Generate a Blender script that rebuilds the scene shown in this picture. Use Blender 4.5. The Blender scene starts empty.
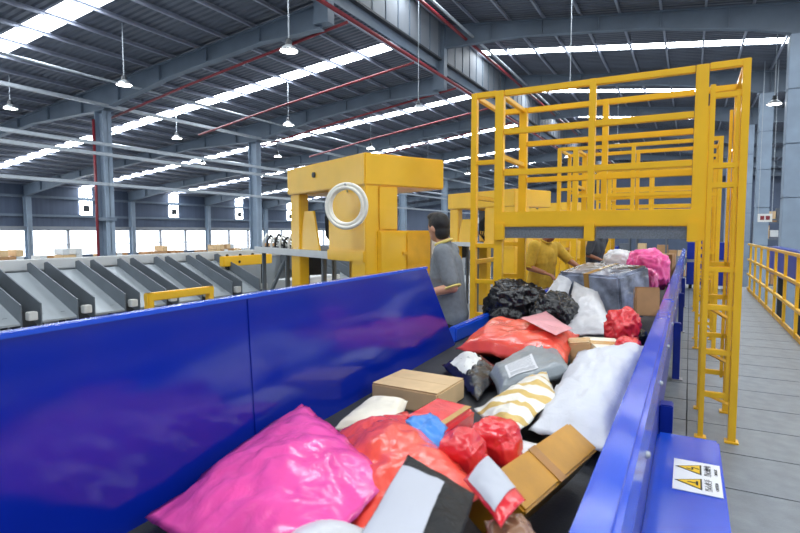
import bpy, bmesh, math, random
from mathutils import Vector, Matrix, noise
random.seed(7)
S = bpy.context.scene
COL = S.collection
PI = math.pi
def R(a): return math.radians(a)

# ------------------------------------------------------------------ camera
F, H = 533.0, 1.55                       # focal length in pixels (800 wide), eye height
PITCH = math.atan(35.5 / F); YAW = math.atan(290 / math.hypot(F, 35.5))
cam = bpy.data.cameras.new('camera'); camo = bpy.data.objects.new('camera', cam); COL.objects.link(camo)
cam.sensor_width = 36; cam.lens = F / 800 * 36; cam.clip_end = 400; cam.clip_start = 0.05
camo.location = (0, 0, H); camo.rotation_euler = (PI / 2 - PITCH, 0, YAW)
cam.dof.use_dof = True; cam.dof.focus_distance = 4.4; cam.dof.aperture_fstop = 4.5
S.camera = camo
# ------------------------------------------------------------------ world, view
S.view_settings.view_transform = 'Standard'; S.view_settings.look = 'None'
S.view_settings.gamma = 1; S.view_settings.use_curve_mapping = False
S.view_settings.exposure = 0.06
S.cycles.use_denoising = True
S.cycles.max_bounces = 7; S.cycles.diffuse_bounces = 5; S.cycles.sample_clamp_indirect = 6
W = bpy.data.worlds.new('world'); S.world = W; W.use_nodes = True
W.node_tree.nodes['Background'].inputs[0].default_value = (0.86, 0.93, 1.0, 1)
W.node_tree.nodes['Background'].inputs[1].default_value = 4.0
SKYLIGHT = 20.5                          # radiance of the translucent roof sheets under the open sky
LAMP = 30.0

# ------------------------------------------------------------------ pixel helpers (800 x 533 frame)
FW = Vector((-math.sin(YAW) * math.cos(PITCH), math.cos(YAW) * math.cos(PITCH), -math.sin(PITCH)))
RT = Vector((math.cos(YAW), math.sin(YAW), 0)); UP = RT.cross(FW); CP = Vector((0, 0, H))
def hit(x, y, X=None, Y=None, Z=None):
    d = FW * F + RT * (x - 400) + UP * (266.5 - y)
    t = (X - CP.x) / d.x if X is not None else (Y - CP.y) / d.y if Y is not None else (Z - CP.z) / d.z
    return CP + d * t
def pz(x, y, z): return hit(x, y, Z=z)

# ------------------------------------------------------------------ materials
def lin(c): return tuple((v / 12.92 if v <= .04045 else ((v + .055) / 1.055) ** 2.4) for v in [k / 255 for k in c])
MATS = {}
def mat(name, rgb, rough=.5, metal=0., var=.12, scale=6., bump=0., bscale=40., spec=.5, coat=0., sub=None, alpha=None, stretch=None, aniso=None):
    if name in MATS: return MATS[name]
    m = bpy.data.materials.new(name); m.use_nodes = True; nt = m.node_tree; b = nt.nodes['Principled BSDF']
    c = lin(rgb)
    tc = nt.nodes.new('ShaderNodeTexCoord'); src = tc.outputs['Object']
    if stretch:
        mp = nt.nodes.new('ShaderNodeMapping'); mp.inputs['Scale'].default_value = stretch
        nt.links.new(src, mp.inputs[0]); src = mp.outputs[0]
    n = nt.nodes.new('ShaderNodeTexNoise'); n.inputs['Scale'].default_value = scale; n.inputs['Detail'].default_value = 4
    nt.links.new(src, n.inputs['Vector'])
    r = nt.nodes.new('ShaderNodeValToRGB'); r.color_ramp.elements[0].position = .3; r.color_ramp.elements[1].position = .72
    r.color_ramp.elements[0].color = tuple(v * (1 - var) for v in c) + (1,)
    r.color_ramp.elements[1].color = tuple(min(1, v * (1 + var)) for v in c) + (1,)
    nt.links.new(n.outputs['Fac'], r.inputs[0]); nt.links.new(r.outputs[0], b.inputs['Base Color'])
    b.inputs['Roughness'].default_value = rough; b.inputs['Metallic'].default_value = metal
    b.inputs['Specular IOR Level'].default_value = spec; b.inputs['Coat Weight'].default_value = coat; b.inputs['Coat Roughness'].default_value = .12
    if alpha: b.inputs['Alpha'].default_value = alpha
    if sub: b.inputs['Subsurface Weight'].default_value = sub; b.inputs['Subsurface Scale'].default_value = .02
    if bump:
        n2 = nt.nodes.new('ShaderNodeTexNoise'); n2.inputs['Scale'].default_value = bscale; n2.inputs['Detail'].default_value = 3; n2.inputs['Distortion'].default_value = .6
        nt.links.new(src, n2.inputs['Vector'])
        bp = nt.nodes.new('ShaderNodeBump'); bp.inputs['Strength'].default_value = bump; bp.inputs['Distance'].default_value = .02
        nt.links.new(n2.outputs['Fac'], bp.inputs['Height']); nt.links.new(bp.outputs[0], b.inputs['Normal'])
    MATS[name] = m; return m
def emit(name, rgb, strength):
    m = bpy.data.materials.new(name); m.use_nodes = True; nt = m.node_tree; nt.nodes.remove(nt.nodes['Principled BSDF'])
    e = nt.nodes.new('ShaderNodeEmission'); e.inputs[0].default_value = tuple(rgb) + (1,); e.inputs[1].default_value = strength
    nt.links.new(e.outputs[0], nt.nodes['Material Output'].inputs[0]); MATS[name] = m; return m
YEL = mat('yellow_paint', (248, 194, 40), .38, var=.06, scale=3, coat=.15)
YEL2 = mat('yellow_paint_worn', (236, 178, 40), .45, var=.12, scale=8)
BLU = mat('blue_gloss_panel', (8, 38, 156), .13, var=.04, scale=2, spec=.5)
BLR = mat('blue_rail_paint', (26, 82, 212), .22, var=.06, scale=5, coat=.2)
BLD = mat('blue_dark_plate', (18, 46, 150), .35, var=.08)
STEEL = mat('zinc_steel', (176, 180, 184), .35, metal=.6, var=.1)
CHUTE = mat('chute_grey_sheet', (170, 178, 184), .38, metal=.25, var=.08, scale=3)
FIN = mat('chute_fin_grey', (112, 120, 128), .45, metal=.2, var=.08, scale=4)
DARK = mat('dark_machine_grey', (48, 52, 58), .6, var=.15)
BLACK = mat('black_rubber', (26, 27, 30), .7, var=.2, scale=20)
BELT = mat('belt_rubber', (46, 48, 52), .65, var=.15, scale=14, bump=.15, bscale=120)
WHITE = mat('white_plastic', (222, 222, 218), .4, var=.04)
PANELG = mat('light_grey_panel', (206, 209, 210), .45, var=.05)
ROOFM = mat('roof_sheet', (92, 98, 112), .45, metal=.2, var=.15, scale=.6, stretch=(1, 4, 1))
PURL = mat('purlin_steel', (150, 156, 172), .55, metal=.2, var=.1, scale=2)
RAFT = mat('rafter_paint', (104, 118, 134), .5, var=.1, scale=1.5)
COLM = mat('column_paint', (138, 154, 172), .5, var=.1, scale=1.5)
WALLM = mat('wall_sheet', (74, 86, 108), .6, var=.12, scale=.8, stretch=(1, 6, .3))
WALLW = mat('wall_white_sheet', (132, 138, 146), .6, var=.08, scale=.8)
REDP = mat('red_pipe_paint', (132, 40, 50), .4, var=.12)
GPIPE = mat('galvanised_pipe', (166, 174, 182), .4, metal=.3, var=.1)
FLOORM = mat('floor_plate_grey', (132, 138, 144), .42, var=.16, scale=7, bump=.1, bscale=90)
FLOORB = mat('floor_joint_dark', (74, 78, 83), .7, var=.2)
CONC = mat('concrete_floor', (140, 144, 146), .5, var=.15, scale=1)
SKIN = mat('skin', (206, 152, 124), .5, var=.05, sub=.1)
SKIN2 = mat('skin_tan', (150, 96, 70), .5, var=.06, sub=.1)
HAIR = mat('black_hair', (22, 20, 22), .45, var=.3, scale=60, bump=.4, bscale=160)
POLO = mat('grey_polo_knit', (126, 132, 138), .85, var=.1, scale=30, bump=.2, bscale=200)
POLOY = mat('polo_yellow_trim', (228, 206, 120), .8, var=.05)
MUST = mat('mustard_shirt', (196, 158, 50), .85, var=.1, scale=30)
TROU = mat('dark_trousers', (44, 46, 54), .85, var=.15, scale=20)
SHOE = mat('shoe_black', (24, 24, 26), .5)
KRAFT = mat('kraft_card', (216, 184, 140), .75, var=.08, scale=10)
KRAFTD = mat('kraft_card_brown', (176, 134, 92), .75, var=.1, scale=10)
AMBER = mat('amber_taped_card', (194, 136, 26), .4, var=.2, scale=9)
TAPE = mat('packing_tape', (196, 150, 84), .25, var=.1, coat=.3)
LABEL = mat('paper_label', (188, 191, 202), .5, var=.03)
BLUET = mat('blue_tape', (70, 140, 220), .3, var=.12)
def plastic(name, rgb, rough=.2, bump=.3, bscale=14, var=.1, spec=.6, **k):
    return mat(name, rgb, rough, var=var, scale=9, bump=bump, bscale=bscale, spec=spec, coat=.25, **k)
PINK = plastic('pink_poly', (255, 90, 170)); CORAL = plastic('coral_poly', (246, 88, 72)); RED = plastic('red_poly', (226, 46, 56))
WPOLY = plastic('white_poly', (214, 214, 218), .35); CREAM = plastic('cream_paper', (240, 232, 212), .6, .15)
BPOLY = plastic('black_poly', (22, 23, 28), .2, .6, 30, var=.3); GPOLY = plastic('grey_poly', (138, 146, 152), .32)
BGREY = mat('dark_grey_poly', (16, 18, 22), .5, var=.2, bump=.3, bscale=40, spec=.3)
WSACK = mat('white_woven_sack', (210, 212, 220), .45, var=.03, scale=12, bump=.3, bscale=18)
SILV = plastic('silver_film', (150, 158, 178), .14, .6, 9, var=.55)
def striped(name, a, b, scale):
    m = mat(name, a, .4, var=.03, bump=.3, bscale=22, coat=.2); nt = m.node_tree; p = nt.nodes['Principled BSDF']
    tc = nt.nodes.new('ShaderNodeTexCoord'); w = nt.nodes.new('ShaderNodeTexWave'); w.inputs['Scale'].default_value = scale; w.inputs['Distortion'].default_value = 6; w.inputs['Detail'].default_value = 1
    mp = nt.nodes.new('ShaderNodeMapping'); mp.inputs['Rotation'].default_value = (0, 0, R(35)); nt.links.new(tc.outputs['UV'], mp.inputs[0]); nt.links.new(mp.outputs[0], w.inputs[0])
    r = nt.nodes.new('ShaderNodeValToRGB'); r.color_ramp.elements[0].position = .62; r.color_ramp.elements[1].position = .72
    r.color_ramp.elements[0].color = lin(a) + (1,); r.color_ramp.elements[1].color = lin(b) + (1,)
    nt.links.new(w.outputs['Fac'], r.inputs[0]); nt.links.new(r.outputs[0], p.inputs['Base Color']); return m
GOLDST = striped('white_gold_print', (240, 236, 224), (216, 182, 100), 1.6)
def printed_label(name):                 # paper with rows of print and a barcode, flat print only
    m = mat(name, (236, 236, 234), .45, var=.02); nt = m.node_tree; p = nt.nodes['Principled BSDF']
    tc = nt.nodes.new('ShaderNodeTexCoord'); sp = nt.nodes.new('ShaderNodeSeparateXYZ'); nt.links.new(tc.outputs['UV'], sp.inputs[0])
    def wv(axis, sc):
        w = nt.nodes.new('ShaderNodeTexWave'); w.bands_direction = axis; w.inputs['Scale'].default_value = sc; w.inputs['Distortion'].default_value = 1.2; w.inputs['Detail'].default_value = 3; w.inputs['Detail Scale'].default_value = 6
        nt.links.new(tc.outputs['UV'], w.inputs[0]); return w.outputs['Fac']
    def mth(op, a, b):
        n = nt.nodes.new('ShaderNodeMath'); n.operation = op
        for i, v in enumerate((a, b)):
            if isinstance(v, (int, float)): n.inputs[i].default_value = v
            else: nt.links.new(v, n.inputs[i])
        return n.outputs[0]
    bar = mth('MULTIPLY', mth('GREATER_THAN', wv('X', 9), .5), mth('MULTIPLY', mth('GREATER_THAN', sp.outputs[1], .68), mth('LESS_THAN', sp.outputs[1], .92)))
    txt = mth('MULTIPLY', mth('GREATER_THAN', wv('Y', 4), .72), mth('LESS_THAN', sp.outputs[1], .6))
    ink = mth('MULTIPLY', mth('MAXIMUM', bar, txt), mth('MULTIPLY', mth('GREATER_THAN', sp.outputs[0], .08), mth('LESS_THAN', sp.outputs[0], .92)))
    mx = nt.nodes.new('ShaderNodeMix'); mx.data_type = 'RGBA'; mx.inputs[6].default_value = lin((212, 213, 217)) + (1,); mx.inputs[7].default_value = lin((120, 124, 132)) + (1,)
    nt.links.new(ink, mx.inputs[0]); nt.links.new(mx.outputs[2], p.inputs['Base Color']); return m
PRINT = printed_label('printed_shipping_label')
SKYL = emit('skylight_sheet', (.90, .96, 1.0), SKYLIGHT)
LENS = emit('lamp_lens', (1.0, .97, .9), LAMP)

# ------------------------------------------------------------------ mesh helpers
class MB:
    def __init__(s): s.v = []; s.f = []
    def add(s, vs, fs):
        o = len(s.v); s.v += [tuple(v) for v in vs]; s.f += [tuple(i + o for i in f) for f in fs]; return s
    def box(s, a, b, M=None):
        x0, y0, z0 = a; x1, y1, z1 = b
        vs = [Vector(p) for p in ((x0, y0, z0), (x1, y0, z0), (x1, y1, z0), (x0, y1, z0), (x0, y0, z1), (x1, y0, z1), (x1, y1, z1), (x0, y1, z1))]
        if M: vs = [M @ v for v in vs]
        return s.add(vs, [(0, 3, 2, 1), (4, 5, 6, 7), (0, 1, 5, 4), (1, 2, 6, 5), (2, 3, 7, 6), (3, 0, 4, 7)])
    def prism(s, poly, axis, a, b):       # polygon of 2-D points extruded along axis 'x','y','z'
        def p3(p, t): return {'x': (t, p[0], p[1]), 'y': (p[0], t, p[1]), 'z': (p[0], p[1], t)}[axis]
        n = len(poly); vs = [p3(p, a) for p in poly] + [p3(p, b) for p in poly]
        return s.add(vs, [tuple(range(n))[::-1], tuple(range(n, 2 * n))] + [(i, (i + 1) % n, n + (i + 1) % n, n + i) for i in range(n)])
    def bar(s, p, q, w, h=None, up=(0, 0, 1)):     # rectangular bar
        p, q = Vector(p), Vector(q); h = h or w; d = (q - p); L = d.length; d.normalize()
        u = Vector(up); sd = d.cross(u)
        if sd.length < 1e-4: sd = d.cross(Vector((0, 1, 0)))
        sd.normalize(); u = sd.cross(d)
        M = Matrix.Translation(p) @ Matrix((sd, d, u)).transposed().to_4x4()
        return s.box((-w / 2, 0, -h / 2), (w / 2, L, h / 2), M)
    def tube(s, pts, r, n=8, r2=None):
        pts = [Vector(p) for p in pts]; rings = []
        for i, p in enumerate(pts):
            d = (pts[min(i + 1, len(pts) - 1)] - pts[max(i - 1, 0)]).normalized()
            a = d.orthogonal() if i == 0 else (pa - d * pa.dot(d))
            a.normalize(); pa = a; b = d.cross(a); rr = r if r2 is None else r + (r2 - r) * i / (len(pts) - 1)
            rings.append([p + (a * math.cos(2 * PI * k / n) + b * math.sin(2 * PI * k / n)) * rr for k in range(n)])
        vs = [v for g in rings for v in g]; fs = []
        for i in range(len(pts) - 1):
            for k in range(n): fs.append((i * n + k, i * n + (k + 1) % n, (i + 1) * n + (k + 1) % n, (i + 1) * n + k))
        fs += [tuple(range(n))[::-1], tuple((len(pts) - 1) * n + k for k in range(n))]
        return s.add(vs, fs)
    def lathe(s, prof, c=(0, 0, 0), n=16):
        c = Vector(c); vs = []; fs = []; m = len(prof)
        for k in range(n):
            a = 2 * PI * k / n
            vs += [c + Vector((r * math.cos(a), r * math.sin(a), z)) for r, z in prof]
        for k in range(n):
            for i in range(m - 1):
                j = (k + 1) % n; fs.append((k * m + i, j * m + i, j * m + i + 1, k * m + i + 1))
        return s.add(vs, fs)
    def torus(s, c, R_, r, M=None, n=32, k=10):
        vs = []; fs = []
        for i in range(n):
            a = 2 * PI * i / n
            for j in range(k):
                b = 2 * PI * j / k; p = Vector(((R_ + r * math.cos(b)) * math.cos(a), (R_ + r * math.cos(b)) * math.sin(a), r * math.sin(b)))
                vs.append(Vector(c) + ((M @ p) if M else p))
        for i in range(n):
            for j in range(k): fs.append((i * k + j, ((i + 1) % n) * k + j, ((i + 1) % n) * k + (j + 1) % k, i * k + (j + 1) % k))
        return s.add(vs, fs)
    def build(s, name, m, parent=None, bevel=0., smooth=False, loc=None):
        me = bpy.data.meshes.new(name); me.from_pydata(s.v, [], s.f)
        bm = bmesh.new(); bm.from_mesh(me); bmesh.ops.recalc_face_normals(bm, faces=bm.faces)
        if bevel: bmesh.ops.bevel(bm, geom=list(bm.edges), offset=bevel, segments=2, affect='EDGES', clamp_overlap=True)
        bm.to_mesh(me); bm.free(); me.materials.append(m)
        if smooth:
            for p in me.polygons: p.use_smooth = True
        return link(name, me, parent, loc)
def link(name, me, parent=None, loc=None):
    o = bpy.data.objects.new(name, me); COL.objects.link(o)
    if loc: o.location = loc
    if parent: o.parent = parent
    return o
def empty(name, loc=(0, 0, 0), rz=0.):
    o = bpy.data.objects.new(name, None); COL.objects.link(o); o.location = loc; o.rotation_euler.z = rz; o.empty_display_size = .1; return o
def tag(o, label, cat, group=None):
    o['label'] = label; o['category'] = cat
    if group: o['group'] = group
    return o
def struct(o): o['kind'] = 'structure'; return o
def copy_tree(o, parent=None, loc=None, label=None):
    c = o.copy(); COL.objects.link(c); c.parent = parent
    if loc is not None: c.location = loc
    if label: c['label'] = label
    for ch in o.children: copy_tree(ch, c)
    return c
def box(name, a, b, m, parent=None, bevel=0.): return MB().box(a, b).build(name, m, parent, bevel)
ORD = ['first', 'second', 'third', 'fourth', 'fifth', 'sixth', 'seventh', 'eighth', 'ninth', 'tenth', 'eleventh', 'twelfth', 'thirteenth', 'fourteenth', 'fifteenth', 'sixteenth', 'seventeenth', 'eighteenth', 'nineteenth', 'twentieth']

# ================================================================== THE HALL
XW, XR, YB, YE, ZG = -48.0, 22.0, -14.0, 81.0, -3.0      # left wall, right wall, back wall, end wall, ground floor
XS = -10.7                                                # step between the two roofs
def zl(X): return 9.2 - .1 * (XS - X)
def zr(X): return 11.46 - .117 * (X - XS)
RY = [5.35 + 9.25 * k for k in range(-2, 9)]                # frames
SY = [10.3 + 9.3 * k for k in range(-2, 8)]               # roof lights
SW = .85
ground = struct(box('floor', (XW, YB, ZG - .3), (XR, YE, ZG), CONC))
ceil = empty('ceiling', (0, 0, 9)); struct(ceil); ceil.location = (0, 0, 0)
def roof_sheet(x0, z0, x1, z1, ya, yb):
    dx, dz = x1 - x0, z1 - z0; pitch = .25; n = max(1, int((yb - ya) / pitch)); poly = []
    for i in range(n + 1):
        y = ya + (yb - ya) * i / n
        poly += [(y, 0.), (y + .05, .05), (y + .1, .05), (y + .15, 0.)] if i < n else [(y, 0.)]
    mb = MB(); vs = []; fs = []
    for (y, h) in poly: vs += [(x0, y, z0 + h), (x1, y, z1 + h)]
    m = len(poly)
    fs = [(2 * i, 2 * i + 1, 2 * i + 3, 2 * i + 2) for i in range(m - 1)]
    mb.add(vs, fs); return mb
edges = [YB] + [e for y in SY for e in (y - SW / 2, y + SW / 2)] + [YE]
for k in range(0, len(edges), 2):
    roof_sheet(XW, zl(XW), XS - .1, zl(XS - .1), edges[k], edges[k + 1]).build('roof_sheet', ROOFM, ceil)
    roof_sheet(XS, zr(XS), XR, zr(XR), edges[k], edges[k + 1]).build('roof_sheet', ROOFM, ceil)
def purl(n0, x0, x1, zf):
    xs = [x0 + (x1 - x0) * i / n0 for i in range(n0 + 1)]
    me = None
    for x in xs:
        if me is None:
            o = MB().prism([(-.04, 0), (.04, 0), (.04, -.02), (-.025, -.02), (-.025, -.12), (.04, -.12), (.04, -.14), (-.04, -.14)], 'y', YB, YE).build('purlin', PURL, ceil); me = o.data
        else: o = link('purlin', me, ceil)
        o.location = (x, 0, zf(x) - .01)
    return xs
pl = purl(26, XW + .2, XS - .3, zl); pr_ = purl(21, XS + .2, XR - .2, zr)
for xs, zf, sl in ((pl, zl, .1), (pr_, zr, -.117)):       # translucent sheets, one per purlin bay
    w = xs[1] - xs[0]
    me = None; far = MB()
    for y in SY:
        for i in range(len(xs) - 1):
            xm = (xs[i] + xs[i + 1]) / 2
            if y < 0 or y > 55:                           # far and rear roof lights, too many to part singly
                a = w / 2 - .015; z = zf(xm) + .02
                far.add([(xm - a, y - SW / 2, z - a * sl), (xm + a, y - SW / 2, z + a * sl), (xm + a, y + SW / 2, z + a * sl), (xm - a, y + SW / 2, z - a * sl)], [(0, 1, 2, 3)]); continue
            if me is None:
                a = w / 2 - .015; o = MB().add([(-a, -SW / 2, -a * sl), (a, -SW / 2, a * sl), (a, SW / 2, a * sl), (-a, SW / 2, -a * sl)], [(0, 1, 2, 3)]).build('skylight_panel', SKYL, ceil); me = o.data
            else: o = link('skylight_panel', me, ceil)
            o.location = (xm, y, zf(xm) + .02)
    far.build('far_skylight_panels', SKYL, ceil)['kind'] = 'stuff'
# tapered portal rafters
XI = -22.7
def rafter(Y, pts_top, pts_bot):
    mb = MB(); n = len(pts_top)
    mb.prism(pts_top + pts_bot[::-1], 'y', Y - .015, Y + .015)
    for pts, h in ((pts_top, -.03), (pts_bot, .03)):
        for a, b in zip(pts[:-1], pts[1:]): mb.bar((a[0], Y, a[1]), (b[0], Y, b[1]), .28, .04)
    for i in range(1, 14):                                # stiffeners
        t = i / 14; X = pts_top[0][0] + (pts_top[-1][0] - pts_top[0][0]) * t
        def zi(ps):
            for a, b in zip(ps[:-1], ps[1:]):
                if min(a[0], b[0]) <= X <= max(a[0], b[0]): return a[1] + (b[1] - a[1]) * (X - a[0]) / (b[0] - a[0])
        mb.box((X - .012, Y - .13, zi(pts_bot)), (X + .012, Y + .13, zi(pts_top)))
    return mb
def lt(X): return (X, zl(X) - .22)
for Y in RY:
    xs = [XS - .15, -13.5, -18, XI + 1.5, XI, XI - 1.5, -28, -40, XW + .1]
    dep = [.8, .55, .6, .85, 1.0, .85, .5, .5, .9]
    rafter(Y, [lt(X) for X in xs], [(X, zl(X) - .22 - d) for X, d in zip(xs, dep)]).build('rafter', RAFT, ceil)
    xs = [XS + .15, -7, -2, 1.8, 3.2, 4.6, 10, XR - .1]; dep = [1.0, .65, .6, .85, 1.1, .85, .6, .9]
    rafter(Y, [(X, zr(X) - .22) for X in xs], [(X, zr(X) - .22 - d) for X, d in zip(xs, dep)]).build('rafter', RAFT, ceil)
# step wall between the two roofs: ribbed upstand with a box gutter under it
step = struct(box('wall_step', (XS - .08, YB, 9.7), (XS + .02, YE, zr(XS) + .1), WALLW))
me = None
for i in range(int((YE - YB) / 1.0)):
    if me is None: o = box('rib', (XS + .02, -.03, 9.72), (XS + .05, .03, zr(XS) - .05), RAFT, step); me = o.data
    else: o = link('rib', me, step)
    o.location.y = YB + .5 + i
box('bottom_flange', (XS - .1, YB, 9.62), (XS + .12, YE, 9.7), DARK, step)
gut = box('trim_1', (XS - 1.1, YB, 9.22), (XS - .08, YE, 9.62), RAFT); struct(gut)
for Y in RY:
    box('post', (XS - .35, Y - .18, 8.3), (XS + .22, Y + .18, zr(XS) - .2), RAFT, step)
# walls
def wall_windows(name, X, dirx, ys, zb, zt, zeave, m):
    w = struct(MB().box((X - .1, YB, ZG), (X + .1, YE, zb)).box((X - .1, YB, zt), (X + .1, YE, zeave)).build(name, m)); return w
ZB, ZT = -.6, 1.66
wl = wall_windows('wall_left', XW, 1, None, ZB, ZT, zl(XW) + .1, WALLM)
MW = 3.1
y = 24.2 - 13 * MW; k = 0
gl = bpy.data.materials.new('window_glass'); gl.use_nodes = True; nt = gl.node_tree; nt.nodes.remove(nt.nodes['Principled BSDF'])
tr = nt.nodes.new('ShaderNodeBsdfTransparent'); gs = nt.nodes.new('ShaderNodeBsdfGlossy'); gs.inputs['Roughness'].default_value = .05
fr = nt.nodes.new('ShaderNodeFresnel'); mx = nt.nodes.new('ShaderNodeMixShader'); mx.inputs[0].default_value = .06; nt.links.new(tr.outputs[0], mx.inputs[1]); nt.links.new(gs.outputs[0], mx.inputs[2]); nt.links.new(mx.outputs[0], nt.nodes['Material Output'].inputs[0])
MULL = mat('mullion_grey', (150, 156, 166), .5)
while y < YE - MW:
    wn = struct(empty('window_%d' % (k + 1), (XW, y, ZB)))
    box('glass_pane', (-.02, .1, .05), (.02, MW - .1, ZT - ZB - .05), gl, wn)
    fm = MB().box((-.1, 0, 0), (.1, .1, ZT - ZB)).box((-.1, MW - .1, 0), (.1, MW, ZT - ZB)).box((-.06, .1, 0), (.06, MW - .1, .06)).box((-.06, .1, ZT - ZB - .06), (.06, MW - .1, ZT - ZB))
    fm.box((-.04, .1, .92), (.04, MW - .1, .98)).build('window_frame', MULL, wn)
    y += MW; k += 1
box('infill_panel', (XW - .1, YB, ZB), (XW + .1, 24.2 - 13 * MW, ZT), WALLM, wl)
box('infill_panel', (XW - .1, y, ZB), (XW + .1, YE, ZT), WALLM, wl)
box('drip_ledge', (XW + .1, YB, ZT + .02), (XW + .35, YE, ZT + .28), WALLW, wl)
box('girt', (XW + .1, YB, 2.75), (XW + .3, YE, 2.95), RAFT, wl); box('girt', (XW + .1, YB, 4.3), (XW + .3, YE, 4.5), RAFT, wl)
for i, Y in enumerate(SY[1:]):                            # translucent wall lights under the roof lights, each with an exhaust fan
    for z0, z1 in ((3.0, 4.22), (4.55, 5.0), (5.08, 5.45)):
        box('wall_light_panel', (XW + .12, Y - .55, z0), (XW + .16, Y + .55, z1), SKYL, wl)
    f = MB().box((XW + .16, Y - .3, 3.25), (XW + .24, Y + .3, 3.85)).build('exhaust_fan', DARK, wl)
struct(MB().box((XR - .1, YB, ZG), (XR + .1, YE, .5)).box((XR - .1, YB, 3.2), (XR + .1, YE, zr(XR) + .2)).build('wall_right', WALLM))
for i in range(10):  # unseen right-hand windows, added to let more sky light into the hall
    y0 = YB + 2 + i * 9.3
    wn = struct(empty('window_%d' % (k + 1 + i), (XR, y0, .5)))
    box('glass_pane', (-.02, 0, 0), (.02, 9.3, 2.7), gl, wn)
    MB().box((-.06, 0, 0), (.06, .1, 2.7)).box((-.06, 4.6, 0), (.06, 4.7, 2.7)).build('window_frame', MULL, wn)
def gable(name, Y):
    poly = [(XW, ZG), (XR, ZG), (XR, zr(XR) + .1), (XS, zr(XS) + .1), (XS, zl(XS) + .1), (XW, zl(XW) + .1)]
    return struct(MB().prism(poly, 'y', Y - .1, Y + .1).build(name, WALLM))
gable('wall_end', YE)
gable('wall_back', YB)

# columns
def column(name, X, Y, ztop, w, label, red=False):
    c = tag(empty(name, (X, Y, ZG)), label, 'column')
    h = ztop - ZG
    MB().box((-w / 2, -.2, 0), (-w / 2 + .03, .2, h)).box((w / 2 - .03, -.2, 0), (w / 2, .2, h)).box((-w / 2, -.015, 0), (w / 2, .015, h)).build('shaft', COLM, c)
    box('base_plate', (-w / 2 - .1, -.3, 0), (w / 2 + .1, .3, .05), RAFT, c)
    box('cap_plate', (-w / 2 - .08, -.25, h - .04), (w / 2 + .08, .25, h), RAFT, c)
    if red: MB().tube([(-w / 2 + .12, -.31, .1), (-w / 2 + .12, -.31, h - .4)], .06, 10).build('red_riser_pipe', REDP, c, smooth=True); box('bracket', (-w / 2 - .1, -.28, 5), (w / 2 + .1, .22, 5.15), RAFT, c)
    return c
ic = ['with red riser pipe, largest on the left', 'pale blue, left of the yellow scanning gantry', 'third in the inner row, behind the gantry top', 'fourth in the inner row, far behind the gantry', 'fifth in the inner row, far away', 'last of the inner row near the end wall']
for i, Y in enumerate(RY[3:9]):
    column('steel_column', XI, Y, zl(XI) - .22 - 1.0, .6, 'grey steel column ' + ic[i], i == 0)
wc = ['by the left windows, leftmost', 'by the left windows, behind the red riser column', 'by the left windows, third from the left', 'by the left windows, fourth from the left', 'by the left windows, fifth from the left', 'by the left windows, farthest away']
for i, Y in enumerate(RY[4:10]):
    column('wall_column', XW + .55, Y, zl(XW + .55) - .22 - .93, .5, 'slim grey steel column ' + wc[i])
rc = ['wide blue-grey steel column cut by the right edge of the frame', 'blue-grey steel column just left of the widest one at right', 'distant blue-grey steel column right of the yellow ladder', 'farthest blue-grey steel column seen through the yellow ladder', 'faint blue-grey steel column at the end of the right row']
for i, Y in enumerate(RY[4:9]):
    X = 3.2
    c = tag(empty('box_column', (X, Y, ZG)), rc[i], 'column'); h = zr(X) - .22 - 1.1 - ZG
    for j in range(6):
        box('shaft_casing', (-.3, -.3, h * j / 6), (.3, .3, h * (j + 1) / 6 - .03), COLM, c, .012)
    box('shaft_core', (-.27, -.27, 0), (.27, .27, h), RAFT, c)

# long services under the roof
def pipe(name, pts, r, m, label, cat='pipe', n=8): return tag(MB().tube(pts, r, n).build(name, m, smooth=True), label, cat)
for z, dx, lab in ((6.9, .6, 'topmost grey conduit run left of the inner columns'), (5.25, .55, 'thick grey cable tray run crossing the inner columns, upper'), (4.8, .75, 'thin grey pipe run just below the upper cable tray'), (3.55, .65, 'lowest grey pipe run crossing the inner columns')):
    tag(MB().bar((XI + dx, -10, z), (XI + dx, 78, z), .18, .12).build('cable_tray', GPIPE), lab, 'cable tray')
pipe('sprinkler_pipe', [(-10.1, -8, 8.55), (-10.1, 78, 8.55)], .07, REDP, 'red sprinkler main running beside the roof step')
pipe('sprinkler_pipe', [(-9.44, -8, 10.45), (-9.44, 78, 10.45)], .07, REDP, 'red sprinkler main high under the right roof')
pipe('conduit_pipe', [(-9.1, -8, 10.5), (-9.1, 78, 10.5)], .06, GPIPE, 'grey conduit beside the high red sprinkler main')
for i, Y in enumerate([RY[3] + .4, RY[3] + 5.2, RY[4] + .4, RY[4] + 5.2, RY[5] + .4]):
    lab = ['red sprinkler branch along the nearest rafter', 'red sprinkler branch above the nearest hanging lamps', 'red sprinkler branch along the rafter behind the gantry', 'red sprinkler branch between the farther roof lights', 'red sprinkler branch along the far rafter'][i]
    pipe('sprinkler_branch', [(XI, Y, zl(XI) - 1.45), (XI + 5, Y, zl(XI + 5) - 1.15), (-10.1, Y, 8.4)], .05, REDP, lab)
for i, X in enumerate((-20., -29.)):
    pipe('tie_rod', [(X, -8, zl(X) - .9), (X, 78, zl(X) - .9)], .05, GPIPE, ['slim grey tie rod under the left roof near the step', 'slim grey tie rod under the left roof near the outer wall'][i])

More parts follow.
